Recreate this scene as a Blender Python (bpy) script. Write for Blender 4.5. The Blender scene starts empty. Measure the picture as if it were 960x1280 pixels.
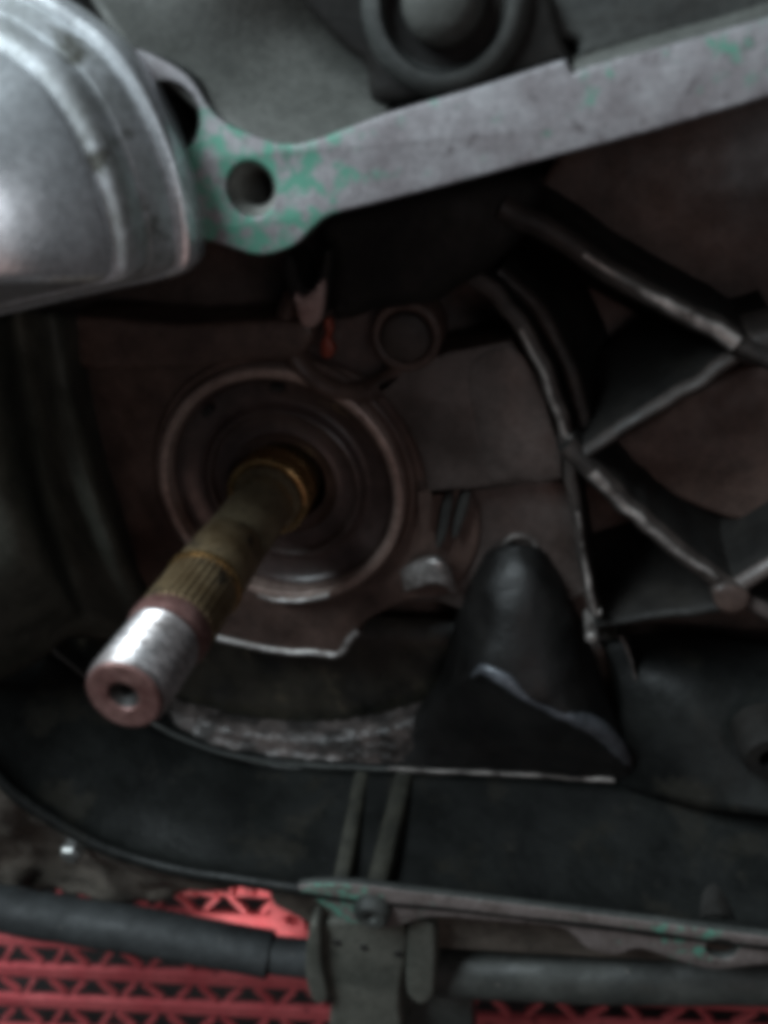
import bpy, bmesh, math, random
from mathutils import Vector, Matrix, noise
random.seed(7)
MM = 0.001
C = bpy.context.scene.collection
scene = bpy.context.scene

# ------------------------------------------------------------------ camera
F = 1028.0                                   # focal length in photo pixels (960 wide)
Yw = Vector((0.185, 0.44, -0.88)).normalized()          # engine axis seen from the camera
Zw = (Vector((0, 1, 0)) - Yw * Yw.y).normalized()
Xw = Yw.cross(Zw)
R = Matrix((Xw, Yw, Zw))
CAM = Vector((0, -145, 450))                 # mm; the gasket plane of the engine is y = 0
cam_data = bpy.data.cameras.new("camera")
cam = bpy.data.objects.new("camera", cam_data)
C.objects.link(cam)
cam.matrix_world = Matrix.Translation(CAM * MM) @ R.to_4x4()
cam_data.sensor_fit = 'HORIZONTAL'
cam_data.sensor_width = 36
cam_data.lens = 36 * F / 960
cam_data.clip_start = 0.005
cam_data.clip_end = 30
cam_data.dof.use_dof = True
cam_data.dof.focus_distance = 0.195
cam_data.dof.aperture_fstop = 14
scene.camera = cam
scene.cycles.filter_width = 7.0              # the phone's soft, slightly shaken focus

# ------------------------------------------------------------------ light
w = bpy.data.worlds.new("World"); scene.world = w; w.use_nodes = True
w.node_tree.nodes["Background"].inputs[0].default_value = (0.50, 0.56, 0.62, 1)
w.node_tree.nodes["Background"].inputs[1].default_value = 0.045
def area(name, loc, target, size, energy, col, sy=None):
    l = bpy.data.lights.new(name, 'AREA'); l.size = size * MM; l.energy = energy; l.color = col
    if sy: l.shape = 'RECTANGLE'; l.size_y = sy * MM
    o = bpy.data.objects.new(name, l); C.objects.link(o)
    o.location = Vector(loc) * MM
    o.rotation_euler = (Vector(target) * MM - o.location).to_track_quat('-Z', 'Y').to_euler()
    return o
area("window_light", (-330, -270, 860), (-30, 0, 450), 240, 5.3, (0.82, 0.94, 1.0), 340)
area("front_fill", (240, -600, 520), (0, 40, 380), 150, 0.28, (0.93, 0.95, 1.0))  # added frontal fill, placed to bring out crest and rib highlights
area("crate_bounce_fill", (90, -560, 230), (-20, 40, 330), 260, 0.12, (1.0, 0.62, 0.54))  # added fill lamp standing in for red bounce off the crate
sl = bpy.data.lights.new("crate_corner_spot", 'SPOT'); sl.energy = 3.0; sl.color = (1.0, 0.95, 0.93); sl.spot_size = math.radians(13); sl.spot_blend = .9; sl.shadow_soft_size = .012  # added spot to brighten the crate corner, no known source
so = bpy.data.objects.new("crate_corner_spot", sl); C.objects.link(so); so.location = Vector((-120, -190, 130)) * MM
scene.view_settings.view_transform = 'Standard'
scene.view_settings.look = 'None'
scene.view_settings.exposure = 0
scene.view_settings.gamma = 1

# ------------------------------------------------------------------ helpers
def at(px, py, d):
    """point (mm) where the line of sight of photo pixel px,py meets the plane d mm behind the gasket plane"""
    v = R @ Vector(((px - 480) / F, -(py - 640) / F, -1))
    t = (d - CAM.y) / v.y
    return CAM + v * t
def mmpp(px, py, d):
    v = R @ Vector(((px - 480) / F, -(py - 640) / F, -1))
    return (d - CAM.y) / v.y / F             # mm per pixel there

def empty(name, loc, label, cat, group=None):
    o = bpy.data.objects.new(name, None); C.objects.link(o)
    o.empty_display_size = 0.01
    o.location = Vector(loc) * MM
    o['label'] = label; o['category'] = cat
    if group: o['group'] = group
    return o
def origin(o):
    v = Vector((0, 0, 0))
    while o: v += o.location; o = o.parent
    return v
def link(name, me, mats, parent=None, smooth=45, bevel=0, label=None, kind=None, verts_mm=True):
    off = origin(parent)
    for v in me.vertices:
        v.co = v.co * MM - off if verts_mm else v.co
    if not isinstance(mats, (list, tuple)): mats = [mats]
    me.materials.clear()
    for m in mats: me.materials.append(m)
    if smooth:
        for p in me.polygons: p.use_smooth = True
        me.set_sharp_from_angle(angle=math.radians(smooth))
    o = bpy.data.objects.new(name, me); C.objects.link(o)
    if parent: o.parent = parent
    if bevel:
        b = o.modifiers.new("b", 'BEVEL'); b.width = bevel * MM; b.segments = 2; b.limit_method = 'ANGLE'
        b.angle_limit = math.radians(35)
    if label: o['label'] = label
    if kind: o['kind'] = kind
    return o

def spline(pts, n=6, closed=False):
    """Catmull-Rom through points (any dimension)"""
    P = [Vector(p) for p in pts]; N = len(P); out = []
    rng = N if closed else N - 1
    for i in range(rng):
        if closed: a, b, c, d = P[i-1], P[i], P[(i+1) % N], P[(i+2) % N]
        else:
            b, c = P[i], P[i+1]
            a = P[i-1] if i else b * 2 - c
            d = P[i+2] if i + 2 < N else c * 2 - b
        for k in range(n):
            t = k / n
            out.append(0.5 * ((2*b) + (c-a)*t + (2*a-5*b+4*c-d)*t*t + (3*b-a-3*c+d)*t**3))
    if not closed: out.append(P[-1])
    return out

def wob(co, amp, sc):
    return Vector((noise.noise(co * sc), noise.noise(co * sc + Vector((7, 3, 1))), noise.noise(co * sc + Vector((1, 9, 4))))) * amp

def prism(name, poly, d0, d1, mats, parent, holes=(), bev=0.6, smooth_poly=4, label=None, rough=0.0, front=None, smooth=40):
    """outline traced at depth d0 (its front face), pushed back to d1; holes = (px, py, radius mm)"""
    cu = bpy.data.curves.new("c", 'CURVE'); cu.dimensions = '2D'; cu.fill_mode = 'BOTH'
    pts = [at(x, y, d0) for x, y in poly]
    pp = [Vector((p.x, p.z)) for p in pts]
    if smooth_poly: pp = spline(pp, smooth_poly, True)
    loops = [pp]
    for (hx, hy, hr) in holes:
        h = at(hx, hy, d0)
        loops.append([Vector((h.x + hr * math.cos(a * math.tau / 28), h.z + hr * math.sin(a * math.tau / 28))) for a in range(28)])
    for li, L in enumerate(loops):
        s = cu.splines.new('POLY'); s.points.add(len(L) - 1); s.use_cyclic_u = True
        for q, p in zip(s.points, L):
            r = wob(Vector((p.x, p.y, d0)), rough, 0.35) if rough and li == 0 else Vector((0, 0, 0))
            q.co = (p.x + r.x, p.y + r.y, 0, 1)
    cu.extrude = abs(d1 - d0) / 2 - bev; cu.bevel_depth = bev; cu.offset = -bev; cu.bevel_resolution = 2
    t = bpy.data.objects.new("t", cu); C.objects.link(t)
    dg = bpy.context.evaluated_depsgraph_get()
    me = bpy.data.meshes.new_from_object(t.evaluated_get(dg))
    bpy.data.objects.remove(t); bpy.data.curves.remove(cu)
    mid = (d0 + d1) / 2
    for v in me.vertices: v.co = Vector((v.co.x, mid - v.co.z, v.co.y))
    bm = bmesh.new(); bm.from_mesh(me)
    bmesh.ops.remove_doubles(bm, verts=bm.verts, dist=0.01)
    bmesh.ops.recalc_face_normals(bm, faces=bm.faces)
    bm.to_mesh(me); bm.free()
    ml = mats if isinstance(mats, (list, tuple)) else [mats]
    o = link(name, me, ml, parent, smooth=smooth, label=label)
    if len(ml) > 1:
        for p in me.polygons:
            p.material_index = 1 if (p.normal.y < -0.6 and p.center.y < (mid * MM - origin(parent).y)) else 0
    return o

def rib(name, path, width, d0, d1, mats, parent, bev=0.7, label=None, n=6, rough=0.25, dslope=0, fl=None):
    """a wall following a pixel path, width in mm at the front"""
    pts = spline([at(x, y, d0) for x, y in path], n)
    me = bpy.data.meshes.new(name); bm = bmesh.new()
    rings = []
    N = len(pts)
    for i, p in enumerate(pts):
        tg = (pts[min(i+1, N-1)] - pts[max(i-1, 0)]); tg.y = 0; tg.normalize()
        nr = Vector((-tg.z, 0, tg.x))
        ww = width if not isinstance(width, (list, tuple)) else width[0] + (width[1] - width[0]) * i / (N-1)
        h = ww / 2; dd = d0 + dslope * i / (N-1)
        base = Vector((p.x, 0, p.z)) + wob(p, rough, 0.2)
        base.y = 0
        if fl:
            q = fl - dd
            prof = [(-h - 8, fl + 4), (-h - 5.5, fl), (-h - 2.6, fl - q*.22), (-h - 1.1, fl - q*.5), (-h - .2, dd + bev*1.6), (-h*.7, dd + bev*.5), (-h*.25, dd), (h*.25, dd), (h*.7, dd + bev*.5), (h + .2, dd + bev*1.6), (h + 1.1, fl - q*.5), (h + 2.6, fl - q*.22), (h + 5.5, fl), (h + 8, fl + 4)]
        else: prof = [(-h*1.5, d1), (-h, dd + bev), (-h + bev*.3, dd + bev*.3), (-h + bev, dd), (h - bev, dd), (h - bev*.3, dd + bev*.3), (h, dd + bev), (h*1.5, d1)]
        rings.append([bm.verts.new(base + nr * a + Vector((0, b, 0))) for a, b in prof])
    for a, b in zip(rings, rings[1:]):
        for k in range(len(a)):
            f = bm.faces.new((a[k], a[(k+1) % len(a)], b[(k+1) % len(b)], b[k]))
            if (4 <= k <= 8) if fl else (1 <= k <= 5): f.material_index = 1
    bm.faces.new(rings[0]); bm.faces.new(rings[-1][::-1])
    bmesh.ops.recalc_face_normals(bm, faces=bm.faces)
    bm.to_mesh(me); bm.free()
    idx = [p.material_index for p in me.polygons]
    ml = mats if isinstance(mats, (list, tuple)) else [mats, mats]
    o = link(name, me, ml, parent, smooth=60, label=label)
    for p, i in zip(me.polygons, idx): p.material_index = i
    return o

def loft(name, rows, mats, parent, nu=6, nv=6, thick=2.0, amp=0.0, sc=0.2, label=None, kind=None, closed=False):
    """smooth cast surface through rows of (px, py, depth)"""
    g = [[at(*p) for p in r] for r in rows]
    g = [spline(r, nu, closed) for r in g]
    cols = [spline(list(c), nv) for c in zip(*g)]
    H = len(cols[0]); W = len(cols)
    bm = bmesh.new()
    V = [[bm.verts.new(cols[j][i] + (wob(cols[j][i], amp, sc) + wob(cols[j][i], amp * .4, sc * 3) if amp else Vector((0,0,0)))) for j in range(W)] for i in range(H)]
    for i in range(H - 1):
        for j in range(W if closed else W - 1):
            k = (j + 1) % W
            bm.faces.new((V[i][j], V[i][k], V[i+1][k], V[i+1][j]))
    bmesh.ops.recalc_face_normals(bm, faces=bm.faces)
    # face the viewer, then thicken to the back
    s = sum(f.normal.dot(CAM - f.calc_center_median()) for f in bm.faces)
    if s < 0: bmesh.ops.reverse_faces(bm, faces=bm.faces)
    me = bpy.data.meshes.new(name); bm.to_mesh(me); bm.free()
    o = link(name, me, mats, parent, smooth=80, label=label, kind=kind)
    m = o.modifiers.new("s", 'SOLIDIFY'); m.thickness = thick * MM; m.offset = -1
    return o

def lathe(name, c, prof, mat, parent, seg=64, axis=Vector((0, 1, 0)), label=None, a0=0, smooth=35, fn=None, closed_profile=False):
    """profile (radius mm, distance mm along axis) turned about an axis through c"""
    axis = axis.normalized()
    u = axis.orthogonal().normalized() if abs(axis.y) < .999 else Vector((1, 0, 0))
    v = axis.cross(u)
    bm = bmesh.new(); rings = []
    for (r, h) in prof:
        if r < 1e-4: rings.append([bm.verts.new(c + axis * h)])
        else:
            ring = []
            for k in range(seg):
                a = a0 + k * math.tau / seg
                rr = r if fn is None else fn(r, h, a)
                ring.append(bm.verts.new(c + axis * h + (u * math.cos(a) + v * math.sin(a)) * rr))
            rings.append(ring)
    pairs = list(zip(rings, rings[1:]))
    if closed_profile: pairs.append((rings[-1], rings[0]))
    for a, b in pairs:
        for k in range(seg):
            k2 = (k + 1) % seg
            if len(a) == 1 and len(b) == 1: continue
            if len(a) == 1: bm.faces.new((a[0], b[k2], b[k]))
            elif len(b) == 1: bm.faces.new((a[k], a[k2], b[0]))
            else: bm.faces.new((a[k], a[k2], b[k2], b[k]))
    bmesh.ops.recalc_face_normals(bm, faces=bm.faces)
    me = bpy.data.meshes.new(name); bm.to_mesh(me); bm.free()
    return link(name, me, mat, parent, smooth=smooth, label=label)

def tube(name, pts, radii, mat, parent, seg=28, label=None, amp=0.0, caps=True):
    """round bar through points in mm"""
    bm = bmesh.new(); rings = []; N = len(pts)
    for i, p in enumerate(pts):
        t = (pts[min(i+1, N-1)] - pts[max(i-1, 0)]).normalized()
        u = t.cross(Vector((0, 0, 1))).normalized(); v = t.cross(u)
        r = radii[i] if isinstance(radii, (list, tuple)) else radii
        ring = []
        for k in range(seg):
            a = k * math.tau / seg
            q = p + (u * math.cos(a) + v * math.sin(a)) * r
            ring.append(bm.verts.new(q + (wob(q, amp, .25) if amp else Vector((0,0,0)))))
        rings.append(ring)
    for a, b in zip(rings, rings[1:]):
        for k in range(seg): bm.faces.new((a[k], a[(k+1) % seg], b[(k+1) % seg], b[k]))
    if caps: bm.faces.new(rings[0]); bm.faces.new(rings[-1])
    bmesh.ops.recalc_face_normals(bm, faces=bm.faces)
    me = bpy.data.meshes.new(name); bm.to_mesh(me); bm.free()
    return link(name, me, mat, parent, smooth=50, label=label)

def box(name, c, size, mat, parent, bevel=0.5, rot=None, label=None, kind=None):
    bm = bmesh.new(); bmesh.ops.create_cube(bm, size=1)
    for v in bm.verts: v.co = Vector((v.co.x*size[0], v.co.y*size[1], v.co.z*size[2]))
    if rot is not None: bmesh.ops.transform(bm, matrix=rot, verts=bm.verts)
    bmesh.ops.translate(bm, vec=c, verts=bm.verts)
    me = bpy.data.meshes.new(name); bm.to_mesh(me); bm.free()
    return link(name, me, mat, parent, smooth=0, bevel=bevel, label=label, kind=kind)

so.rotation_euler = (at(318, 1140, 62) * MM - so.location).to_track_quat('-Z', 'Y').to_euler()
# ------------------------------------------------------------------ materials
def mat(name, c1, c2, sc=90, rough=(.4, .7), metal=0.0, bump=.25, c3=None, t3=.62, sc3=260, fine=900, bdist=.0006, mid=(.35, .65), coat=0.0, spec=.5, stretch=None):
    m = bpy.data.materials.new(name); m.use_nodes = True
    nt = m.node_tree; N = nt.nodes; L = nt.links
    b = N["Principled BSDF"]
    geo = N.new('ShaderNodeNewGeometry'); vec = geo.outputs['Position']
    if stretch:
        mp = N.new('ShaderNodeMapping'); mp.inputs['Scale'].default_value = stretch
        L.new(vec, mp.inputs[0]); vec = mp.outputs[0]
    def ns(s, det=4, r=.6, off=0):
        n = N.new('ShaderNodeTexNoise'); n.inputs['Scale'].default_value = s; n.inputs['Detail'].default_value = det
        n.inputs['Roughness'].default_value = r; L.new(vec, n.inputs['Vector']); return n.outputs['Fac']
    def ramp(src, lo, hi):
        r = N.new('ShaderNodeMapRange'); r.inputs['From Min'].default_value = lo; r.inputs['From Max'].default_value = hi
        L.new(src, r.inputs['Value']); return r.outputs['Result']
    def mix(f, a, bb):
        x = N.new('ShaderNodeMix'); x.data_type = 'RGBA'; L.new(f, x.inputs[0])
        for s, v in ((6, a), (7, bb)):
            if isinstance(v, tuple): x.inputs[s].default_value = (*v, 1)
            else: L.new(v, x.inputs[s])
        return x.outputs[2]
    n1 = ns(sc, 5, .62)
    col = mix(ramp(n1, *mid), c1, c2)
    if c3 is not None:
        col = mix(ramp(ns(sc3, 4, .65), t3, t3 + .08), col, c3)
    nf = ns(fine, 3, .6)
    sp = N.new('ShaderNodeMix'); sp.data_type = 'RGBA'; sp.blend_type = 'MULTIPLY'; sp.inputs[0].default_value = .55
    L.new(col, sp.inputs[6])
    cr = N.new('ShaderNodeMapRange'); cr.inputs['From Min'].default_value = .3; cr.inputs['From Max'].default_value = .7
    cr.inputs['To Min'].default_value = .55; cr.inputs['To Max'].default_value = 1.35; L.new(nf, cr.inputs['Value']); L.new(cr.outputs[0], sp.inputs[7])
    L.new(sp.outputs[2], b.inputs['Base Color'])
    rr = N.new('ShaderNodeMapRange'); rr.inputs['From Min'].default_value = .35; rr.inputs['From Max'].default_value = .65
    rr.inputs['To Min'].default_value = rough[0]; rr.inputs['To Max'].default_value = rough[1]
    L.new(ns(sc * 2.1, 4, .6), rr.inputs['Value']); L.new(rr.outputs[0], b.inputs['Roughness'])
    b.inputs['Metallic'].default_value = metal
    b.inputs['Specular IOR Level'].default_value = spec
    b.inputs['Coat Weight'].default_value = coat; b.inputs['Coat Roughness'].default_value = .25
    add = N.new('ShaderNodeMath'); add.operation = 'ADD'
    L.new(ns(fine * .45, 5, .7), add.inputs[0]); L.new(n1, add.inputs[1])
    bp = N.new('ShaderNodeBump'); bp.inputs['Strength'].default_value = bump; bp.inputs['Distance'].default_value = bdist
    L.new(add.outputs[0], bp.inputs['Height']); L.new(bp.outputs[0], b.inputs['Normal'])
    m['_'] = 0
    return m

M = {}
M['cast'] = mat('oil_stained_bounce_casting', (.052, .032, .026), (.125, .080, .065), 70, (.45, .75), .0, .3, coat=.15)  # oil-stain brown, warmed to stand in for the crate's red bounce
M['cast_pad'] = mat('machined_stained_bounce_casting', (.055, .043, .038), (.115, .092, .084), 60, (.35, .6), .1, .18, coat=.15)  # stained pad colour, its warm tint also paints the red bounce
M['glint'] = mat('bright_glint_metal', (.30, .27, .25), (.80, .77, .75), 200, (.25, .42), .6, .4)  # bright metal for the painted lip glints and the spout
M['bore'] = mat('bright_bore', (.16, .165, .15), (.28, .28, .26), 160, (.4, .6), .1, .3)
M['crest'] = mat('grey_crest_highlight', (.05, .053, .06), (.17, .18, .20), 90, (.3, .5), .4, .3)  # grey of the painted crest highlight
M['trough'] = mat('oil_soaked_trough', (.007, .007, .006), (.035, .031, .023), 55, (.25, .5), .0, .5, c3=(.06, .05, .035), t3=.6, sc3=110, coat=.3)
M['floor_rib'] = mat('stained_floor_rib', (.016, .016, .012), (.05, .048, .036), 110, (.5, .75), .0, .6)
M['rib'] = mat('dark_painted_rib', (.022, .018, .016), (.058, .044, .038), 120, (.5, .75), .0, .35)
M['cast_green'] = mat('grey_green_casting', (.045, .048, .038), (.10, .102, .082), 60, (.5, .8), .0, .3)
M['cone'] = mat('glossy_black_boss', (.004, .004, .004), (.011, .010, .009), 60, (.45, .65), .0, .5, coat=.05)
M['oil'] = mat('oil_wet_black_casting', (.0055, .006, .0058), (.013, .014, .013), 45, (.35, .6), .0, .4, c3=(.018, .017, .014), t3=.55, sc3=50, coat=.0, spec=.22)
M['black'] = mat('matte_black_casting', (.007, .0065, .006), (.018, .016, .014), 60, (.55, .8), .0, .35, coat=.0, spec=.25)  # near-black, matte casting
M['worn_glint'] = mat('worn_glint_metal', (.06, .05, .045), (.52, .48, .45), 110, (.28, .5), .45, .3)  # patchy worn metal that also paints glints along casting edges
M['outer'] = mat('grey_outer_casting', (.060, .062, .056), (.115, .117, .107), 45, (.5, .8), .1, .3, c3=(.08, .08, .07), t3=.64, sc3=120)
M['outer_dark'] = mat('dirty_outer_casting', (.035, .038, .036), (.08, .083, .077), 60, (.5, .8), .05, .35)
M['lump'] = mat('rough_flash_metal', (.022, .018, .016), (.15, .12, .11), 110, (.4, .6), .15, .6, mid=(.42, .70), coat=.15)
M['lug'] = mat('pinkish_casting', (.32, .2, .18), (.45, .33, .30), 120, (.5, .7), .0, .3)
M['orange'] = mat('orange_sealant', (.22, .035, .018), (.36, .07, .035), 200, (.3, .5), .0, .3)
M['seal'] = mat('dark_rubber_seal', (.042, .028, .025), (.088, .060, .054), 120, (.3, .5), .1, .15, coat=.5)
M['race'] = mat('bearing_race_steel', (.27, .19, .165), (.50, .38, .33), 110, (.3, .5), .3, .25, coat=.3)
M['brass'] = mat('brass_bush', (.42, .25, .10), (.62, .42, .20), 150, (.2, .4), .9, .12)
M['shaft'] = mat('oily_brown_steel', (.20, .135, .07), (.36, .27, .16), 110, (.32, .5), .5, .12, c3=(.06, .05, .04), t3=.58, sc3=110)
M['shaft_dark'] = mat('dark_oily_steel', (.15, .115, .07), (.30, .24, .15), 90, (.25, .45), .5, .12)
M['thread'] = mat('bright_thread_steel', (.34, .30, .29), (.60, .57, .57), 140, (.3, .5), .8, .15)
M['tip'] = mat('red_reflection_end', (.15, .07, .062), (.27, .15, .135), 200, (.35, .6), .5, .2)  # reddish colour paints the red reflection on the shaft end
M['drum'] = mat('polished_alloy', (.74, .78, .81), (.88, .91, .94), 50, (.24, .38), .60, .12, c3=(.55, .57, .57), t3=.64, sc3=60)
M['drum_rim'] = mat('stained_alloy_rim', (.40, .42, .41), (.76, .79, .82), 110, (.4, .6), .4, .3, c3=(.16, .16, .14), t3=.57, sc3=90)
M['tube'] = mat('scuffed_black_tube', (.016, .018, .019), (.036, .040, .041), 80, (.6, .8), .0, .2, c3=(.22, .2, .17), t3=.68, sc3=260)
M['tube_grey'] = mat('dusty_grey_tube', (.03, .033, .03), (.07, .073, .066), 70, (.45, .7), .0, .3, c3=(.35, .3, .26), t3=.68, sc3=240)
M['clamp'] = mat('dusty_olive_bracket', (.065, .068, .056), (.12, .12, .10), 80, (.55, .8), .0, .35, c3=(.06, .06, .05), t3=.62, sc3=200)
M['red'] = mat('red_crate_plastic', (.68, .105, .12), (.86, .18, .19), 60, (.4, .65), .0, .15, c3=(.34, .05, .06), t3=.6, sc3=80)
M['mud'] = mat('muddy_brown_casting', (.055, .045, .036), (.13, .11, .09), 90, (.55, .85), .0, .5, bdist=.001)
M['bolt'] = mat('dull_steel_bolt', (.20, .20, .19), (.36, .36, .35), 150, (.3, .5), .8, .15)
M['hole'] = mat('dark_hole', (.008, .008, .007), (.02, .018, .016), 120, (.5, .8), .0, .2)  # near-black for holes, notches and rivets
M['ground'] = mat('dark_workshop_floor', (.02, .02, .02), (.045, .042, .04), 12, (.6, .9), .0, .2)

def gasket_mat(name, centres, ca=(.24, .22, .23), cb=(.38, .37, .385)):
    """scraped sealing face: grey-pink alloy with green gasket paper left on it"""
    m = mat(name, ca, cb, 130, (.42, .62), .15, .2, c3=tuple(v * .75 for v in ca), t3=.58, sc3=210)
    nt = m.node_tree; N = nt.nodes; L = nt.links; b = N["Principled BSDF"]
    src = b.inputs['Base Color'].links[0].from_socket
    geo = N.new('ShaderNodeNewGeometry')
    tot = None
    for (c, r, amt) in centres:
        d = N.new('ShaderNodeVectorMath'); d.operation = 'DISTANCE'; L.new(geo.outputs['Position'], d.inputs[0]); d.inputs[1].default_value = c * MM
        mr = N.new('ShaderNodeMapRange'); mr.inputs['From Min'].default_value = r * .5 * MM; mr.inputs['From Max'].default_value = r * MM
        mr.inputs['To Min'].default_value = amt; mr.inputs['To Max'].default_value = 0; L.new(d.outputs['Value'], mr.inputs['Value'])
        if tot is None: tot = mr.outputs[0]
        else:
            a = N.new('ShaderNodeMath'); a.operation = 'MAXIMUM'; L.new(tot, a.inputs[0]); L.new(mr.outputs[0], a.inputs[1]); tot = a.outputs[0]
    n = N.new('ShaderNodeTexNoise'); n.inputs['Scale'].default_value = 300; n.inputs['Detail'].default_value = 4; n.inputs['Roughness'].default_value = .6
    L.new(geo.outputs['Position'], n.inputs['Vector'])
    s = N.new('ShaderNodeMath'); s.operation = 'ADD'; L.new(n.outputs['Fac'], s.inputs[0]); L.new(tot, s.inputs[1])
    r = N.new('ShaderNodeMapRange'); r.inputs['From Min'].default_value = .62; r.inputs['From Max'].default_value = .74; L.new(s.outputs[0], r.inputs['Value'])
    x = N.new('ShaderNodeMix'); x.data_type = 'RGBA'; L.new(r.outputs[0], x.inputs[0]); L.new(src, x.inputs[6]); x.inputs[7].default_value = (.12, .33, .245, 1)
    L.new(x.outputs[2], b.inputs['Base Color'])
    return m
M['gasket'] = gasket_mat('scraped_gasket_face', [(at(320, 240, 0), 25, .18), (at(245, 190, 0), 10, .12), (at(940, 55, 0), 10, .1), (at(730, 95, 0), 5, .1)])
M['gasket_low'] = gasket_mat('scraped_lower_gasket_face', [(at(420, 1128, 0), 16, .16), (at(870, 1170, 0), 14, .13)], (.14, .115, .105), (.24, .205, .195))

# moulded fine ribbing on the crate
_nt = M['red'].node_tree; _b = _nt.nodes["Principled BSDF"]; _bp = _b.inputs['Normal'].links[0].from_node
_w = _nt.nodes.new('ShaderNodeTexWave'); _w.inputs['Scale'].default_value = 260; _w.bands_direction = 'DIAGONAL'; _w.inputs['Distortion'].default_value = 1.5
_g = _nt.nodes.new('ShaderNodeNewGeometry'); _nt.links.new(_g.outputs['Position'], _w.inputs['Vector'])
_b2 = _nt.nodes.new('ShaderNodeBump'); _b2.inputs['Strength'].default_value = .7; _b2.inputs['Distance'].default_value = .0006
_nt.links.new(_w.outputs['Fac'], _b2.inputs['Height']); _nt.links.new(_bp.outputs[0], _b2.inputs['Normal']); _nt.links.new(_b2.outputs[0], _b.inputs['Normal'])
# ------------------------------------------------------------------ ground
box('ground', Vector((0, 200, -6)), (4000, 4000, 12), M['ground'], None, bevel=0, kind='structure')

# ------------------------------------------------------------------ engine case
base = at(500, 700, 50)
case = empty('engine_case', base, 'open oil-stained engine case around the shaft, with scraped green-flecked sealing faces', 'engine case')
I = case
prism('back_wall', [(-500, -200), (1500, -200), (1500, 1010), (-500, 1010)], 66, 78, M['cast'], I, smooth_poly=0, bev=1)

# upper gasket flange
prism('gasket_flange', [(20, -90), (80, -2), (130, 45), (185, 66), (235, 96), (268, 143), (308, 166), (372, 181), (480, 143), (600, 108), (700, 76),
      (709, 80), (716, 92), (735, 84), (840, 55), (960, 22), (1120, -25), (1120, 70), (960, 121), (820, 162), (700, 194), (560, 231), (470, 254), (415, 268),
      (392, 284), (366, 308), (326, 319), (290, 310), (262, 301), (232, 296), (190, 240), (140, 130), (60, 30), (-30, -40)], 0, 9,
      [M['outer_dark'], M['gasket']], I, holes=[(314, 237, 4.5), (212, 146, 5.4)], bev=.5, smooth_poly=3)
prism('upper_wall', [(20, -90), (60, -10), (130, 60), (185, 84), (225, 108), (258, 160), (308, 190), (372, 196), (480, 160), (600, 125), (700, 98),
      (840, 72), (960, 40), (1120, -10), (1120, 66), (960, 117), (820, 158), (700, 190), (560, 227), (470, 250), (415, 264),
      (388, 280), (362, 303), (326, 313), (292, 304), (262, 295), (228, 288), (150, 288), (-60, 330), (-300, 330), (-300, -90)], 9.2, 65, M['black'], I,
      holes=[(314, 237, 4.9), (212, 146, 5.8)], bev=.5, smooth_poly=3)
# bores behind the holes
for (x, y, r) in ((314, 237, 4.5), (212, 146, 5.4)):
    c = at(x, y, 0)
    lathe('bolt_hole', c, [(r + .35, .8), (r + .35, 34), (0, 34), (0, 33), (r * .68, 33), (r * .68, 3.6), (r * .72, 3.0), (r, 1.0), (r, .8)], M['bore'] if r < 5 else M['hole'], I, seg=32)
# outer skin above the flange
loft('outer_skin', [
    [(60, -120, 14), (250, -130, 14), (420, -140, 20), (560, -160, 30), (800, -170, 16), (1150, -190, 10)],
    [(90, -40, 10), (240, -20, 12), (390, -20, 22), (560, -60, 34), (800, -60, 14), (1150, -90, 7)],
    [(140, 30, 3), (250, 60, 9), (390, 70, 20), (560, 60, 34), (780, 30, 12), (1150, -50, 5)],
    [(186, 82, 1.5), (262, 137, 1.5), (380, 178, 1.5), (560, 126, 9), (740, 82, 3), (1150, -20, 3)],
    [(210, 100, 6), (280, 165, 6), (385, 196, 6), (560, 165, 12), (740, 120, 9), (1150, 20, 9)]], M['outer'], I, nu=8, nv=8, amp=.35, sc=.06)
# web sweeping down to the mount, blackened for the shadowed gap beneath it
prism('web', [(355, -60), (372, -5), (400, 30), (428, 60), (456, 84), (474, 132), (600, 106), (690, 86), (712, 76), (705, 52), (640, -60)], 3, 24, M['black'], I, bev=1.6)
prism('web', [(640, -60), (650, 20), (668, 46), (720, 52), (726, 76), (800, 58), (1000, 2), (1000, -60)], 6, 16, M['outer_dark'], I, bev=1.6)

# ---- bottom of the case: wet floor running back from the lower flange
Fr = [(-330, 620), (-120, 830), (-30, 935), (60, 1015), (180, 1072), (390, 1108), (600, 1130), (780, 1150), (960, 1172), (1180, 1196)]
Bk = [(-120, 600), (-20, 725), (50, 800), (110, 850), (190, 905), (300, 950), (440, 962), (600, 968), (770, 978), (1100, 1000)]
mid = [((a[0]*.55+b[0]*.45), (a[1]*.55+b[1]*.45)) for a, b in zip(Fr, Bk)]
loft('case_floor', [[(x, y - 1, 1.2) for x, y in Fr], [(x*.9+mx*.1, (y*.9+my*.1) - 2, 5) for (x, y), (mx, my) in zip(Fr, mid)], [(x, y + 4, 18) for x, y in mid], [(x, y, 41) for x, y in Bk]], M['oil'], I, nu=6, nv=8, amp=.5, sc=.05, thick=3)
loft('floor_step', [[(x, y - 1, 41) for x, y in Bk[:9]], [(x + 3, y - 12, 47) for x, y in Bk[:9]], [(x + 8, y - 34, 54) for x, y in Bk[:9]], [(x + 10, y - 190, 58) for x, y in Bk[:9]]],
     M['trough'], I, nu=6, nv=5, amp=.6, sc=.12)
rib('step_edge', [(-20, 722), (50, 799), (110, 850), (190, 905), (245, 932), (300, 948), (370, 957), (440, 961), (520, 964)], 1.5, 40.3, 46, [M['oil'], M['outer_dark']], I, bev=.4, rough=.3)
rib('step_edge', [(485, 962), (560, 966), (650, 970), (720, 974), (768, 977)], 1.3, 39.8, 46, [M['oil'], M['worn_glint']], I, bev=.4, rough=.3)
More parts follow.
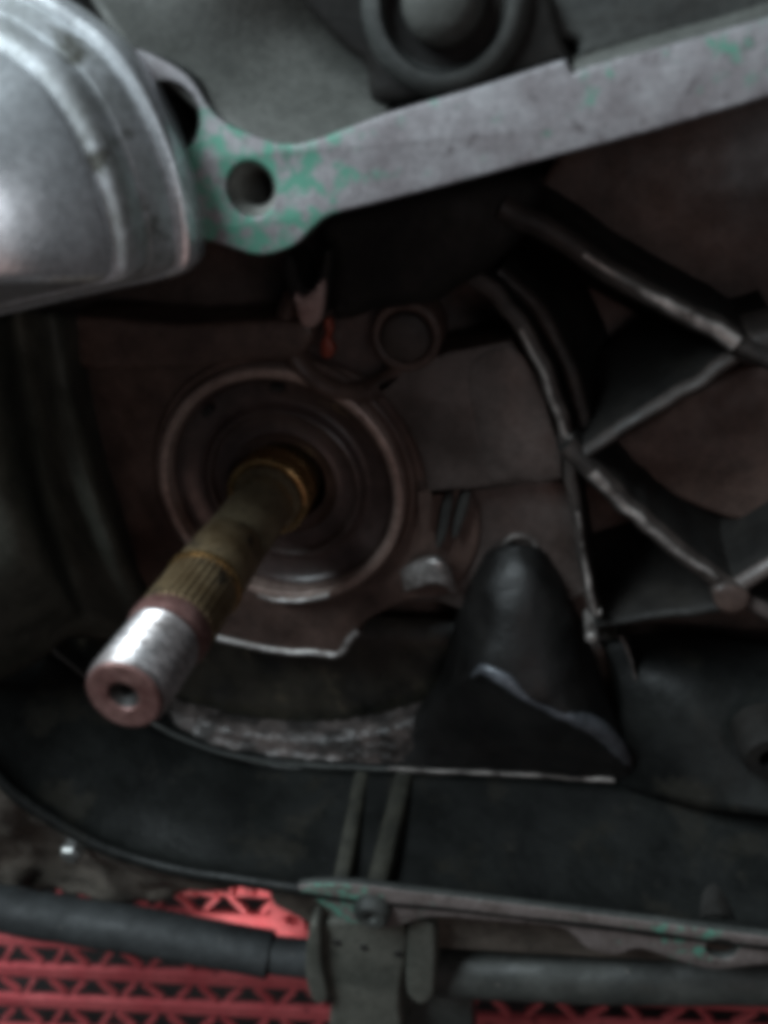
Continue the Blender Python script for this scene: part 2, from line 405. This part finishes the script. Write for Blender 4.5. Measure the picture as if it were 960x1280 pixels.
# lumpy casting flash behind the step
bmv = []
loft('casting_flash', [
    [(188, 860, 55), (245, 880, 53), (320, 897, 52), (400, 902, 52), (470, 892, 52), (530, 876, 52), (575, 855, 54)],
    [(190, 876, 49), (246, 898, 47), (320, 918, 46), (400, 923, 46), (470, 913, 46), (532, 896, 46), (582, 872, 50)],
    [(194, 886, 46), (246, 913, 44.5), (318, 934, 44), (400, 940, 44), (470, 932, 44), (538, 916, 44.5), (592, 892, 48)],
    [(190, 894, 44), (245, 922, 43), (318, 944, 42.5), (400, 951, 42.5), (470, 948, 42.5), (545, 940, 43), (600, 925, 46)],
    [(186, 902, 42.5), (245, 931, 42), (318, 952, 42), (400, 960, 42), (470, 963, 42), (545, 963, 42), (600, 963, 43)]], M['lump'], I, nu=16, nv=8, amp=.75, sc=.4, thick=1.5)
# two low ribs across the floor
for (a, b, wd) in (((425, 1108), (452, 968), 5.5), ((470, 1108), (505, 968), 6.5)):
    p0 = at(*a, 2); p1 = at(*b, 40)
    pts = [p0.lerp(p1, t / 6) for t in range(7)]
    bm = bmesh.new(); rings = []
    for q in pts:
        rings.append([bm.verts.new(q + Vector(v)) for v in ((-wd/2, 0, -3), (-wd/2 + .6, 0, .4), (-wd/2 + 1.4, 0, 1.0), (wd/2 - 1.4, 0, 1.0), (wd/2 - .6, 0, .4), (wd/2, 0, -3))])
    for r0, r1 in zip(rings, rings[1:]):
        for k in range(6): bm.faces.new((r0[k], r0[(k+1) % 6], r1[(k+1) % 6], r1[k]))
    bm.faces.new(rings[0]); bm.faces.new(rings[-1]); bmesh.ops.recalc_face_normals(bm, faces=bm.faces)
    me = bpy.data.meshes.new('floor_rib'); bm.to_mesh(me); bm.free()
    link('floor_rib', me, M['floor_rib'], I, smooth=60)
# lower flange
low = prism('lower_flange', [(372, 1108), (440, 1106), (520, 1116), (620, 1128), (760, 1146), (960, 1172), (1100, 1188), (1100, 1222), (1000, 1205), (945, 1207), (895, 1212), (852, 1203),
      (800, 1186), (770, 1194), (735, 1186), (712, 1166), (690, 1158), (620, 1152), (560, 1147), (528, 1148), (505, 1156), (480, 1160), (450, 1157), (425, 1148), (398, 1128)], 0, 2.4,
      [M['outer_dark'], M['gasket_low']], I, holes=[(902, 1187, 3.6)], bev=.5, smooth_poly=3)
c = at(466, 1137, -.5)
lathe('flange_bolt', c, [(0, -1.0), (1.4, -1.0), (1.9, -2.6), (3.6, -2.8), (4.8, -1.8), (5.2, -.3), (5.2, 1.5), (0, 1.5)], M['tube_grey'], I, seg=32, smooth=40)
lathe('bolt_hole', at(902, 1187, 0), [(5, 6), (5, 20), (0, 20), (0, 19), (3.6, 19), (3.6, 6)], M['hole'], I, seg=28)
prism('underside', [(380, 1116), (1150, 1189), (1150, 1215), (760, 1200), (560, 1188), (440, 1180), (392, 1160)], 9, 44, M['mud'], I, bev=1.5)
# rounded ring around the left lower edge
0 and rib('case_rim', [(-330, 640), (-120, 850), (-30, 955), (60, 1032), (120, 1062), (180, 1082), (290, 1102), (390, 1122)], 4.5, -1, 12, [M['oil'], M['oil']], I, bev=1.4)

# ---- left inner wall: two swelling lobes
loft('side_wall', [
    [(-260, 380, -2), (-90, 380, 4), (-12, 390, 20), (22, 390, 32), (62, 390, 26), (92, 390, 36), (125, 395, 60)],
    [(-240, 470, -2), (-70, 470, 6), (-4, 480, 16), (34, 470, 36), (74, 460, 24), (104, 460, 40), (128, 460, 60)],
    [(-220, 570, -2), (-60, 570, 6), (14, 585, 14), (50, 570, 36), (98, 565, 20), (126, 565, 40), (146, 560, 60)],
    [(-200, 680, -2), (-40, 680, 8), (44, 690, 16), (80, 680, 38), (136, 675, 24), (160, 670, 42), (176, 665, 60)],
    [(-190, 780, -2), (-20, 780, 14), (74, 760, 30), (110, 765, 44), (166, 760, 40), (190, 755, 50), (205, 750, 60)],
    [(-190, 880, -2), (0, 850, 20), (90, 800, 50), (130, 800, 52), (180, 800, 52), (205, 800, 56), (230, 800, 60)]], M['cast_green'], I, nu=6, nv=6, amp=.4, sc=.08)
# ledge above the bearing
prism('ledge', [(70, 398), (220, 405), (380, 402), (372, 448), (300, 452), (238, 462), (160, 462), (95, 458)], 38, 58, M['cast'], I, bev=1.6)

# ---- bearing wall
bc = at(349, 613, 41)                        # bearing centre
def ring_poly(cx, cz, r, a0, a1, n):
    return [(cx + r * math.cos(math.radians(a0 + (a1 - a0) * i / n)), cz + r * math.sin(math.radians(a0 + (a1 - a0) * i / n))) for i in range(n + 1)]
prism('bearing_wall', [(110, 440), (200, 440), (350, 440), (470, 480), (560, 560), (600, 640), (590, 705), (560, 742), (508, 752), (462, 774), (440, 796), (424, 819),
      (350, 816), (275, 800), (232, 782), (200, 760), (165, 700), (130, 600)], 44, 60, [M['cast'], M['cast']], I, holes=[(349, 613, 30.2)], bev=.8, rough=.3, smooth_poly=3)
# bearing boss collar, proud of the wall
def washer(name, c, ri, ro, h0, h1, m, parent, bev=.5, seg=96, label=None, fn=None):
    return lathe(name, c, [(ri, h1), (ri, h0 + bev), (ri + bev, h0), (ro - bev, h0), (ro, h0 + bev), (ro, h1)], m, parent, seg=seg, closed_profile=True, smooth=50, label=label, fn=fn)
def _n(r, h, a): return r + .25 * noise.noise(Vector((math.cos(a) * 3, math.sin(a) * 3, h * .2)))
washer('boss_collar', bc, 33.6, 36.0, 1.5, 18, M['cast'], I, bev=.6, fn=_n)
# bright strips painting the glints on the lower wall lip and race
rib('glint_lip', [(272, 800), (300, 806), (350, 816), (395, 818), (424, 820), (436, 803), (446, 790)], 1.9, 42.6, 48, [M['cast'], M['glint']], I, bev=.8, rough=.5)
rib('glint_lip', [(322, 745), (345, 751), (370, 752), (396, 749), (412, 744)], [1.0, 1.6], 38.9, 43, [M['race'], M['glint']], I, bev=.6, rough=.3)

# machined pad right of the bearing, with a concave end round the boss
cpx = []
for i in range(13):
    a = math.radians(45 - 62 * i / 12)
    cpx.append((bc.x + 39.5 * math.cos(a), bc.z + 39.5 * math.sin(a)))
def prism_w(name, pts, d0, d1, mats, parent, **k):
    """as prism but with outline points in engine x,z millimetres"""
    global at
    keep = at
    try:
        at = lambda x, z, d: Vector((x, d, z))
        return prism(name, pts, d0, d1, mats, parent, **k)
    finally: at = keep
def w2(x, y, d):
    p = at(x, y, d); return (p.x, p.z)
dp = 39
pad = [w2(470, 478, dp), w2(520, 455, dp), w2(560, 440, dp), w2(640, 425, dp), w2(672, 470, dp), w2(692, 530, dp), w2(706, 602, dp), w2(640, 606, dp), w2(580, 613, dp), w2(526, 618, dp)]
prism_w('machined_pad', pad + cpx[::-1], dp, 58, [M['cast'], M['cast_pad']], I, smooth_poly=0, bev=.8)
prism('pad_step', [(590, 452), (640, 432), (668, 470), (690, 530), (703, 598), (640, 600), (612, 602), (603, 560), (588, 500)], 38.5, 42, [M['cast'], M['cast_pad']], I, smooth_poly=2, bev=.5)
# lower plate under the pad with stains
prism('lower_plate', [(520, 618), (600, 610), (712, 600), (722, 660), (735, 740), (680, 760), (600, 770), (545, 752), (500, 750), (510, 690)], 45, 60, [M['cast'], M['cast_pad']], I, smooth_poly=2, bev=1)
# drain channel and small spout below the pad
prism('channel_wall', [(556, 622), (566, 620), (560, 660), (553, 680), (545, 682)], 41, 47, M['outer_dark'], I, bev=.5)
prism('channel_wall', [(576, 620), (588, 618), (580, 650), (571, 672), (565, 668)], 41, 47, M['outer_dark'], I, bev=.5)
loft('spout', [
    [(500, 712, 45), (520, 700, 42), (540, 694, 40), (556, 700, 41), (562, 716, 46)],
    [(502, 722, 43), (522, 708, 38), (544, 703, 36), (562, 712, 38), (570, 728, 46)],
    [(505, 740, 44), (522, 735, 40), (544, 730, 38), (562, 735, 40), (572, 742, 46)]], M['glint'], I, nu=6, nv=6)
# plug boss
pc = at(505, 425, 36)
lathe('plug', pc, [(0, .6), (4.2, .3), (5.4, 1.0), (5.9, 2.2), (5.9, 10), (0, 10)], M['rib'], I, seg=48)
washer('plug_collar', pc, 6.0, 8.2, 2.4, 16, M['cast'], I, bev=.5, seg=48)
# round recess beside it
rc = at(432, 418, 39)
washer('recess_collar', rc, 12.4, 17.5, 0, 18, M['cast'], I, bev=1.8, seg=64)
lathe('recess_floor', rc, [(12.8, 7), (0, 7), (0, 16), (12.8, 16)], M['seal'], I, seg=48)
prism('tower', [(414, 262), (650, 215), (665, 280), (610, 340), (575, 360), (545, 380), (505, 388), (465, 392), (430, 404), (410, 396), (410, 330)], 24, 62, M['black'], I, bev=4)
# pale lug with sealant
prism('lug', [(350, 335), (358, 316), (368, 326), (374, 350), (384, 360), (396, 346), (404, 318), (414, 312), (412, 350), (405, 392), (396, 402), (384, 404), (372, 398), (362, 374)], 20, 34, M['black'], I, bev=1.2)
prism('lug_tip', [(366, 368), (378, 372), (392, 362), (404, 350), (403, 385), (397, 404), (386, 411), (374, 404)], 18.4, 33, M['lug'], I, bev=1.2)
prism('sealant_blob', [(404, 402), (412, 398), (416, 412), (412, 424), (418, 436), (412, 448), (402, 446), (400, 430), (406, 418)], 33, 36, M['orange'], I, bev=.8)

# ---- ribs on the right
RW = [M['cast'], M['worn_glint']]; RD = [M['oil'], M['cast_green']]
rib('arch_rib', [(575, 335), (615, 365), (652, 410), (680, 460), (698, 515), (708, 552), (716, 610), (728, 690), (741, 768)], [4.0, 2.6], 30, 66, [M['black'], M['rib']], I, bev=1.2, rough=.6)
rib('arch_rib', [(622, 340), (664, 380), (694, 425), (716, 480), (730, 530), (742, 570)], 3.0, 37, 66, [M['black'], M['rib']], I, bev=1.0, rough=.5, fl=60)
rib('arch_rim', [(650, 413), (676, 458), (694, 506), (706, 545), (718, 552)], [.8, 1.6], 29.0, 34, [M['rib'], M['worn_glint']], I, bev=.5, rough=.5)  # bright strip painting the highlight on the arch edge
rib('arch_rim', [(722, 640), (730, 690), (738, 740), (744, 766), (750, 768)], [.8, 1.9], 29.2, 34, [M['rib'], M['worn_glint']], I, bev=.5, rough=.4)
rib('pocket_rib', [(625, 262), (700, 300), (780, 352), (850, 393), (925, 434), (1010, 478)], [4.5, 3.2], 22, 64, [M['black'], M['rib']], I, bev=1.3, rough=.7, fl=58)
rib('worn_glint_edge', [(730, 318), (775, 346), (815, 371), (850, 391), (922, 431)], [.6, 3.0], 21.6, 26, [M['rib'], M['worn_glint']], I, bev=.7, rough=.7)  # worn strip that also paints the glint along the rib
rib('pocket_rib', [(985, 425), (935, 440), (880, 478), (810, 520), (722, 574)], [3.4, 3.0], 27, 66, [M['black'], M['rib']], I, bev=1.2, rough=.7, fl=54)
rib('pocket_rib', [(706, 560), (745, 596), (790, 640), (840, 685), (915, 742)], [4.4, 4.0], 26, 66, [M['black'], M['rib']], I, bev=1.4, rough=.7, fl=52)
rib('worn_glint_edge', [(742, 592), (765, 617), (790, 640), (840, 685), (898, 725)], [2.6, 1.4], 25.4, 29, [M['rib'], M['worn_glint']], I, bev=.7, rough=.6)
rib('pocket_rib', [(745, 784), (800, 772), (860, 760), (915, 748)], [2.0, 3.0], 33, 66, [M['black'], M['black']], I, bev=1.0, rough=.5, fl=60, dslope=-4)
rib('pocket_rib', [(905, 752), (950, 722), (1020, 680)], 4.0, 26, 66, [M['black'], M['cast_pad']], I, bev=1.2, fl=54)
rib('pocket_rib', [(905, 742), (950, 765), (1030, 810)], 3.4, 26.5, 66, [M['black'], M['cast_pad']], I, bev=1.0, fl=54)
prism('rib_boss', [(892, 740), (908, 732), (928, 736), (940, 748), (934, 764), (914, 770), (896, 762)], 24.6, 40, [M['rib'], M['cast']], I, bev=1.6, smooth_poly=3)
prism('rib_boss', [(905, 432), (930, 424), (1000, 410), (1000, 470), (950, 462), (922, 452)], 24.5, 44, M['rib'], I, bev=2, smooth_poly=3)
lathe('locating_pin', at(740, 800, 30), [(0, 0), (1.0, .2), (1.6, .9), (1.7, 12), (0, 12)], M['worn_glint'], I, seg=24)
# pocket floors at their own depths
prism('pocket_floor', [(700, 190), (1150, 60), (1150, 440), (930, 425), (850, 380), (760, 330), (690, 285)], 50, 66, M['cast'], I, bev=2, smooth_poly=2)
prism('pocket_floor', [(740, 570), (820, 520), (930, 455), (1150, 450), (1150, 620), (960, 655), (880, 640), (800, 600)], 46, 66, [M['cast'], M['cast']], I, bev=2, smooth_poly=2)
# sloping corner at the lower right
loft('corner_slope', [
    [(748, 800, 58), (800, 792, 58), (870, 790, 58), (960, 800, 56), (1150, 810, 50)],
    [(770, 860, 48), (820, 850, 46), (880, 860, 44), (960, 870, 44), (1150, 880, 40)],
    [(775, 930, 42), (830, 930, 38), (880, 935, 36), (960, 950, 34), (1150, 950, 30)],
    [(768, 985, 41), (830, 1000, 34), (880, 1010, 30), (960, 1020, 26), (1150, 1030, 22)]], M['oil'], I, nu=6, nv=6, amp=.5, sc=.1)
rib('hair_crack_ridge', [(775, 795), (785, 815), (795, 850)], .7, 47, 54, [M['oil'], M['worn_glint']], I, bev=.2)
lathe('drain_boss', at(966, 950, 26), [(3.2, 3), (3.2, 0), (6.2, 0), (7.2, 1.4), (8, 12), (0, 12), (0, 3)], M['black'], I, seg=36)
# black conical boss
loft('conical_boss', [
    [(590, 722, 50), (604, 696, 45), (628, 683, 42), (662, 682, 42), (686, 694, 45), (702, 720, 50)],
    [(568, 776, 50), (588, 746, 40), (624, 728, 35), (672, 728, 35), (708, 750, 40), (730, 784, 50)],
    [(556, 832, 50), (584, 806, 38), (620, 790, 30), (668, 796, 29), (718, 818, 34), (756, 856, 48)],
    [(532, 872, 50), (574, 840, 37), (606, 829, 28), (658, 858, 25), (718, 888, 27), (786, 944, 38)],
    [(520, 890, 49), (570, 852, 37.5), (604, 842, 28.5), (654, 876, 25.5), (716, 903, 27.5), (788, 955, 38.3)],
    [(505, 916, 46), (556, 888, 41), (602, 874, 35), (656, 902, 32), (716, 922, 32.5), (790, 965, 39.3)],
    [(492, 961, 41.5), (560, 966, 40.5), (612, 969, 40.5), (662, 972, 40.5), (722, 975, 40.5), (792, 979, 41)]], M['cone'], I, nu=8, nv=8, amp=.5, sc=.12)
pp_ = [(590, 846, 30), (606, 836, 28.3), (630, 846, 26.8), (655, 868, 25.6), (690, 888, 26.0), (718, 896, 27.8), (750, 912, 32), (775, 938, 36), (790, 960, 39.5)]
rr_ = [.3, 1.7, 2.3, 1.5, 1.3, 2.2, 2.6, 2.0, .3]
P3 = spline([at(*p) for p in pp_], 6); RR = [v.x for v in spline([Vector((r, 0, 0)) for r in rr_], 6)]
tube('crest_highlight', P3, RR, M['crest'], I, amp=.3)  # grey strip painting the highlight along the boss crest
lathe('boss_cap_rim', at(650, 690, 44), [(3.6, 1), (4.0, 0), (4.6, 0), (5.0, 1), (5.2, 5), (3.6, 5)], M['worn_glint'], I, seg=40, closed_profile=True)

# ------------------------------------------------------------------ bearing
bear = empty('shaft_bearing', bc, 'round bearing and dark seal in the case wall, behind the protruding shaft', 'bearing')
washer('outer_race', bc, 30.4, 33.2, -1.5, 12, M['race'], bear, bev=.6, fn=lambda r, h, a: r + .12 * noise.noise(Vector((math.cos(a) * 5, math.sin(a) * 5, h * .3))))

lathe('seal', bc, [(30.4, 10), (30.4, 3), (29.4, 2.6), (28, 4.2), (24.5, 4.6), (23.2, 5.2), (22.4, 5.0), (21.4, 3.0), (20.6, 2.4), (19.8, 2.6), (19.2, 4.4), (16.5, 4.8), (14.5, 4.2), (13.6, 5.2), (11.2, 5.6), (11.2, 10)], M['seal'], bear, seg=96, closed_profile=True, smooth=60)
washer('inner_race', bc + Vector((-2.3, 0, -.5)), 9.0, 10.9, -3.8, 9, M['brass'], bear, bev=.5)
for ang in (128, 84):
    a = math.radians(ang)
    p = bc + Vector((math.cos(a) * 27, 2.6, math.sin(a) * 27))
    box('notch', p, (3.2, 3, 1.8), M['hole'], bear, bevel=.4, rot=Matrix.Rotation(-a + math.pi/2, 4, 'Y'))

# ------------------------------------------------------------------ shaft
bs = bc; bc = bc + Vector((-2.2, 0, -.6))
shaft = empty('drive_shaft', bc, 'splined steel drive shaft with bright threaded tip sticking out of the bearing', 'shaft')
A = Vector((0, -1, 0))
lathe('neck', bc, [(0, -6), (7.3, -6), (7.3, 2), (8.6, 2.4), (8.8, 4), (8.2, 5), (7.4, 6), (7.3, 28), (6.6, 29), (6.6, 30.5), (0, 30.5)], M['shaft_dark'], shaft, axis=A)
lathe('collar', bc, [(0, 30), (7.0, 30), (7.6, 31), (7.7, 45), (7.3, 46.2), (6.8, 46.4), (6.8, 47.4), (0, 47.4)], M['shaft'], shaft, axis=A)
lathe('snap_ring', bc, [(6.5, 46.4), (7.9, 46.4), (8.1, 46.7), (8.1, 47.2), (7.9, 47.5), (6.5, 47.5)], M['brass'], shaft, axis=A, closed_profile=True)
NT = 32
def spl(r, h, a):
    return r - (0.75 if (a * NT / math.tau) % 1 > .5 else 0)
lathe('spline_core', bc, [(0, 47.4), (7.25, 47.4), (7.25, 63), (0, 63)], M['shaft'], shaft, axis=A, seg=48)
# spline teeth
bm = bmesh.new()
wt = 7.6 * math.tau / NT * .5
for (dx, dr) in ((-wt/2, 0), ): pass
th = [(-wt*.9, -.9), (-wt*.62, .25), (-wt*.42, .38), (wt*.42, .38), (wt*.62, .25), (wt*.9, -.9)]
r0 = [bm.verts.new((x, -(47.6 if z < 0 else 48.2), 7.2 + z)) for x, z in th]
r1 = [bm.verts.new((x, -(63.2 if z < 0 else 62.4), 7.2 + z)) for x, z in th]
for k in range(6): bm.faces.new((r0[k], r0[(k+1) % 6], r1[(k+1) % 6], r1[k]))
bm.faces.new(r0); bm.faces.new(r1); bmesh.ops.recalc_face_normals(bm, faces=bm.faces)
tm = bpy.data.meshes.new('spline_tooth'); bm.to_mesh(tm); bm.free()
for v in tm.vertices: v.co *= MM
tm.materials.append(M['shaft'])
for k in range(NT):
    o = bpy.data.objects.new('spline_tooth', tm); C.objects.link(o); o.parent = shaft
    o.rotation_euler = (0, k * math.tau / NT, 0)
lathe('shoulder', bc, [(0, 62.8), (7.3, 62.8), (7.75, 63.4), (7.75, 65.2), (7.2, 66.6), (7.0, 66.9), (7.0, 67.6), (0, 67.6)], M['tip'], shaft, axis=A)
# helical thread
bm = bmesh.new(); seg = 48; pitch = 1.35; turns = 11; rows = []
n_s = turns * 8
for i in range(n_s + 1):
    h = 67.4 + (83.2 - 67.4) * i / n_s
    ring = []
    for k in range(seg):
        a = k * math.tau / seg
        ph = ((h / pitch) + k / seg) % 1
        r = 7.1 - .62 * abs(ph * 2 - 1)
        if h > 82: r = min(r, 7.1 - (h - 82) * .55)
        ring.append(bm.verts.new(bc + Vector((r * math.cos(a), -h, r * math.sin(a)))))
    rows.append(ring)
for a_, b_ in zip(rows, rows[1:]):
    for k in range(seg): bm.faces.new((a_[k], a_[(k+1) % seg], b_[(k+1) % seg], b_[k]))
bmesh.ops.recalc_face_normals(bm, faces=bm.faces)
me = bpy.data.meshes.new('thread'); bm.to_mesh(me); bm.free()
link('thread', me, M['thread'], shaft, smooth=50)
lathe('shaft_end', bc, [(6.5, 82.8), (6.5, 83.4), (6.1, 83.8), (2.9, 83.8), (2.6, 83.5), (2.6, 79.5), (0, 79.5)], M['tip'], shaft, axis=A, seg=48)
lathe('centre_hole', bc, [(2.6, 83.45), (1.2, 82.2), (1.1, 80), (0, 79.8)], M['hole'], shaft, axis=A, seg=32)

for me_ in {o.data for o in shaft.children}:
    for v in me_.vertices:
        f_ = 1.03 + .035 * max(0, -v.co.y) / .084
        v.co.x *= f_; v.co.z *= f_
bc = bs
# ------------------------------------------------------------------ polished drum, upper left
dc = at(-40, 190, -6)
drum = empty('alloy_drum', dc, 'large shiny grey alloy drum with stepped rims at the upper left', 'drum')
outl = [(-520, 260), (-420, 60), (-260, -60), (-80, -60), (40, -22), (110, 18), (160, 62), (200, 128), (230, 205), (244, 270), (247, 312), (240, 334), (212, 346), (120, 366), (-20, 398), (-200, 430), (-420, 420)]
O = spline([w2(x, y, -4) for x, y in outl], 6, True)
ctr = Vector(w2(-48, 292, -4))
def drum_shell(name, secs, m, n=None, label=None):
    bm = bmesh.new(); rings = []
    for s, d in secs:
        rings.append([bm.verts.new(Vector((ctr.x + (p.x - ctr.x) * s, d, ctr.y + (p.y - ctr.y) * s))) for p in O])
    K = len(O)
    for a, b in zip(rings, rings[1:]):
        for k in range(K): bm.faces.new((a[k], a[(k+1) % K], b[(k+1) % K], b[k]))
    bm.faces.new(rings[0]); bm.faces.new(rings[-1])
    bmesh.ops.recalc_face_normals(bm, faces=bm.faces)
    me = bpy.data.meshes.new(name); bm.to_mesh(me); bm.free()
    return link(name, me, m, drum, smooth=40, label=label)
drum_shell('rim', [(.98, 2), (.995, -1), (1.0, -3), (1.0, -5), (.985, -6.6), (.965, -7), (.955, -7)], M['drum'])
drum_shell('groove', [(.945, -3), (.94, -8), (.92, -10), (.895, -12), (.87, -12)], M['drum_rim'])
drum_shell('second_rim', [(.87, -8), (.885, -12), (.88, -15.5), (.86, -17.4), (.835, -18)], M['drum_rim'])
drum_shell('body', [(.80, -12), (.815, -17), (.81, -18.8), (.795, -19.8), (.75, -22), (.68, -25), (.60, -28), (.50, -31), (.38, -33.6), (.25, -35.4), (.12, -36.4), (.02, -36.6)], M['drum'])

# ------------------------------------------------------------------ mount bolt at the top
mc = at(554, 0, 1)
mount = empty('mounting_bolt', mc, 'round washer and domed bolt on the case, above the bright flange', 'bolt')
lathe('boss', mc, [(9.9, -.4), (11.2, -.6), (12.6, .4), (13.4, 2.5), (13.6, 22), (0, 22), (0, 2.6), (9.0, 2.6), (9.6, .2)], M['outer_dark'], mount, seg=64, smooth=60)
lathe('bolt_head', mc, [(0, -4.5), (3.5, -4.3), (5.4, -3.2), (6.2, -1.4), (6.4, 1), (6.4, 5), (0, 5)], M['outer'], mount, seg=48, smooth=60)

# ------------------------------------------------------------------ lower left casting
lc = at(90, 1060, 20)
brk = empty('lower_bracket', lc, 'muddy brown cast bracket with a small shiny bolt at the lower left', 'bracket')
loft('plate', [
    [(-160, 900, 8), (-60, 930, 8), (0, 966, 8), (40, 1000, 9), (75, 1022, 10), (130, 1062, 12), (200, 1090, 14), (300, 1108, 16)],
    [(-160, 1010, 12), (-60, 1010, 12), (10, 1012, 12), (50, 1040, 20), (90, 1058, 22), (140, 1080, 18), (200, 1100, 18), (300, 1112, 18)],
    [(-160, 1060, 14), (-60, 1060, 14), (10, 1064, 20), (50, 1078, 24), (100, 1086, 26), (150, 1096, 20), (200, 1108, 22), (270, 1112, 22)],
    [(-160, 1130, 18), (-60, 1130, 18), (10, 1118, 18), (60, 1112, 26), (100, 1120, 24), (150, 1128, 22), (195, 1124, 24), (245, 1114, 26)]], M['mud'], brk, nu=8, nv=8, amp=1.8, sc=.13, thick=4)
rib('edge', [(-60, 930), (0, 966), (58, 1014)], 2.2, 5, 14, [M['mud'], M['clamp']], brk, bev=.6)
lathe('bolt', at(92, 1062, 14), [(0, -3), (2.6, -3), (3.4, -2), (3.6, 4), (5.6, 4.6), (5.8, 8), (0, 8)], M['bolt'], brk, seg=6, smooth=20)
lathe('bolt_washer', at(92, 1062, 14), [(0, 5), (6.5, 5), (7, 6), (7, 9), (0, 9)], M['mud'], brk, seg=32)

# ------------------------------------------------------------------ tubes under the engine
tc = at(455, 1200, 16)
bar = empty('cross_bar', tc, 'dusty tube with an olive clamp bracket running under the engine above the red crate', 'cross bar')
pl = [at(x, y, d) for x, y, d in ((-160, 1113, 4), (-60, 1125, 8), (60, 1146, 11), (200, 1168, 14), (338, 1193, 16))]
tube('rubber_sleeve', spline(pl, 6), 7.0, M['tube'], bar, amp=.35, seg=36)
pl = [at(335, 1192, 16), at(345, 1194, 16), at(400, 1200, 16)]
tube('ferrule', pl, 5.6, M['tube'], bar)
pl = [at(x, y, d) for x, y, d in ((520, 1208, 16), (640, 1213, 16), (760, 1217, 16), (960, 1216, 16), (1150, 1222, 16))]
tube('grey_tube', spline(pl, 6), 7.9, M['tube_grey'], bar, amp=.35, seg=36)
prism('clamp_block', [(396, 1160), (440, 1152), (505, 1156), (508, 1200), (503, 1226), (500, 1260), (500, 1345), (414, 1345), (413, 1252), (404, 1244), (398, 1205)], 6, 26, M['clamp'], bar, bev=1.6, smooth_poly=2)
prism('side_plate', [(388, 1156), (400, 1162), (402, 1205), (410, 1248), (400, 1256), (388, 1248), (381, 1215), (383, 1180)], 3, 28, M['clamp'], bar, bev=1)
prism('side_plate', [(512, 1154), (540, 1158), (545, 1180), (543, 1240), (536, 1252), (524, 1256), (508, 1240), (508, 1190)], 3, 28, M['clamp'], bar, bev=1.2)
prism('foot', [(500, 1238), (560, 1250), (590, 1252), (592, 1345), (498, 1345)], 16, 30, M['tube_grey'], bar, bev=1, smooth_poly=0)
for x, y in ((422, 1178), (455, 1184), (498, 1192)):
    lathe('rivet', at(x, y, 6), [(0, -.5), (1.2, -.3), (1.6, .4), (1.6, 2), (0, 2)], M['hole'], bar, seg=20)

# ------------------------------------------------------------------ red crate
DC = 62
o0 = at(400, 1230, DC)
crate = empty('plastic_crate', o0, 'red plastic crate with open lattice sides beneath the engine tubes', 'crate')
pA = at(-150, 1100, DC); pB = at(1100, 1100, DC); pix = mmpp(400, 1200, DC)
def line_y(x, k): return 1096 + 38 * k + .045 * x
nrow = 10
W = []
def bar_between(name, p, q, t, depth, parent, m=M['red']):
    d = q - p; L_ = d.length; mid = (p + q) / 2
    ang = math.atan2(d.z, d.x)
    return mid, L_, ang
rows_pts = []
for k in range(nrow):
    a = at(-140, line_y(-140, k), DC); b = at(1100, line_y(1100, k), DC)
    mid_, L_, ang = bar_between('', a, b, 0, 0, None)
    box('rail', mid_, (L_, 3, 7.4), M['red'], crate, bevel=.8, rot=Matrix.Rotation(-ang, 4, 'Y'))
    rows_pts.append((a, b))
# lattice struts: one mesh, many copies
bm = bmesh.new(); bmesh.ops.create_cube(bm, size=1)
for v in bm.verts: v.co = Vector((v.co.x * 2.1, v.co.y * 2, v.co.z * 10.5)) * MM
smesh = bpy.data.meshes.new('strut'); bm.to_mesh(smesh); bm.free(); smesh.materials.append(M['red'])
for k in range(nrow - 1):
    a0, b0 = rows_pts[k]; a1, b1 = rows_pts[k+1]
    n = 34
    for i in range(n):
        t = (i + .5 + random.uniform(-.12, .12)) / n
        p = (a0.lerp(b0, t) + a1.lerp(b1, t)) / 2
        o = bpy.data.objects.new('strut', smesh); C.objects.link(o); o.parent = crate
        o.location = p * MM - crate.location
        o.rotation_euler = (0, math.radians((38 if (i + k) % 2 else -34) + random.uniform(-5, 5)), 0)
# moulded corner with a triangular gap
prism('corner_gusset', [(338, 1112), (352, 1118), (366, 1112), (374, 1130), (384, 1165), (390, 1190), (340, 1190), (336, 1150)], DC - 8, DC - 1, M['red'], crate, holes=[(364, 1152, 2.6)], bev=.8, smooth_poly=2)
for x in (236, 262, 285, 310):
    prism('tab', [(x - 7, 1122), (x - 3, 1106), (x + 4, 1108), (x + 9, 1122)], DC - 6, DC, M['red'], crate, bev=.5, smooth_poly=0)
far = (rows_pts[0][0] + rows_pts[-1][1]) / 2
lowz = rows_pts[-1][1].z
box('back_panel', Vector((far.x, DC + 330, far.z)), (rows_pts[0][1].x - rows_pts[0][0].x, 4, 240), M['red'], crate, bevel=1)
box('base_panel', Vector((far.x, DC + 165, lowz - 120)), (rows_pts[0][1].x - rows_pts[0][0].x, 335, 4), M['red'], crate, bevel=1)
print('crate z', lowz)
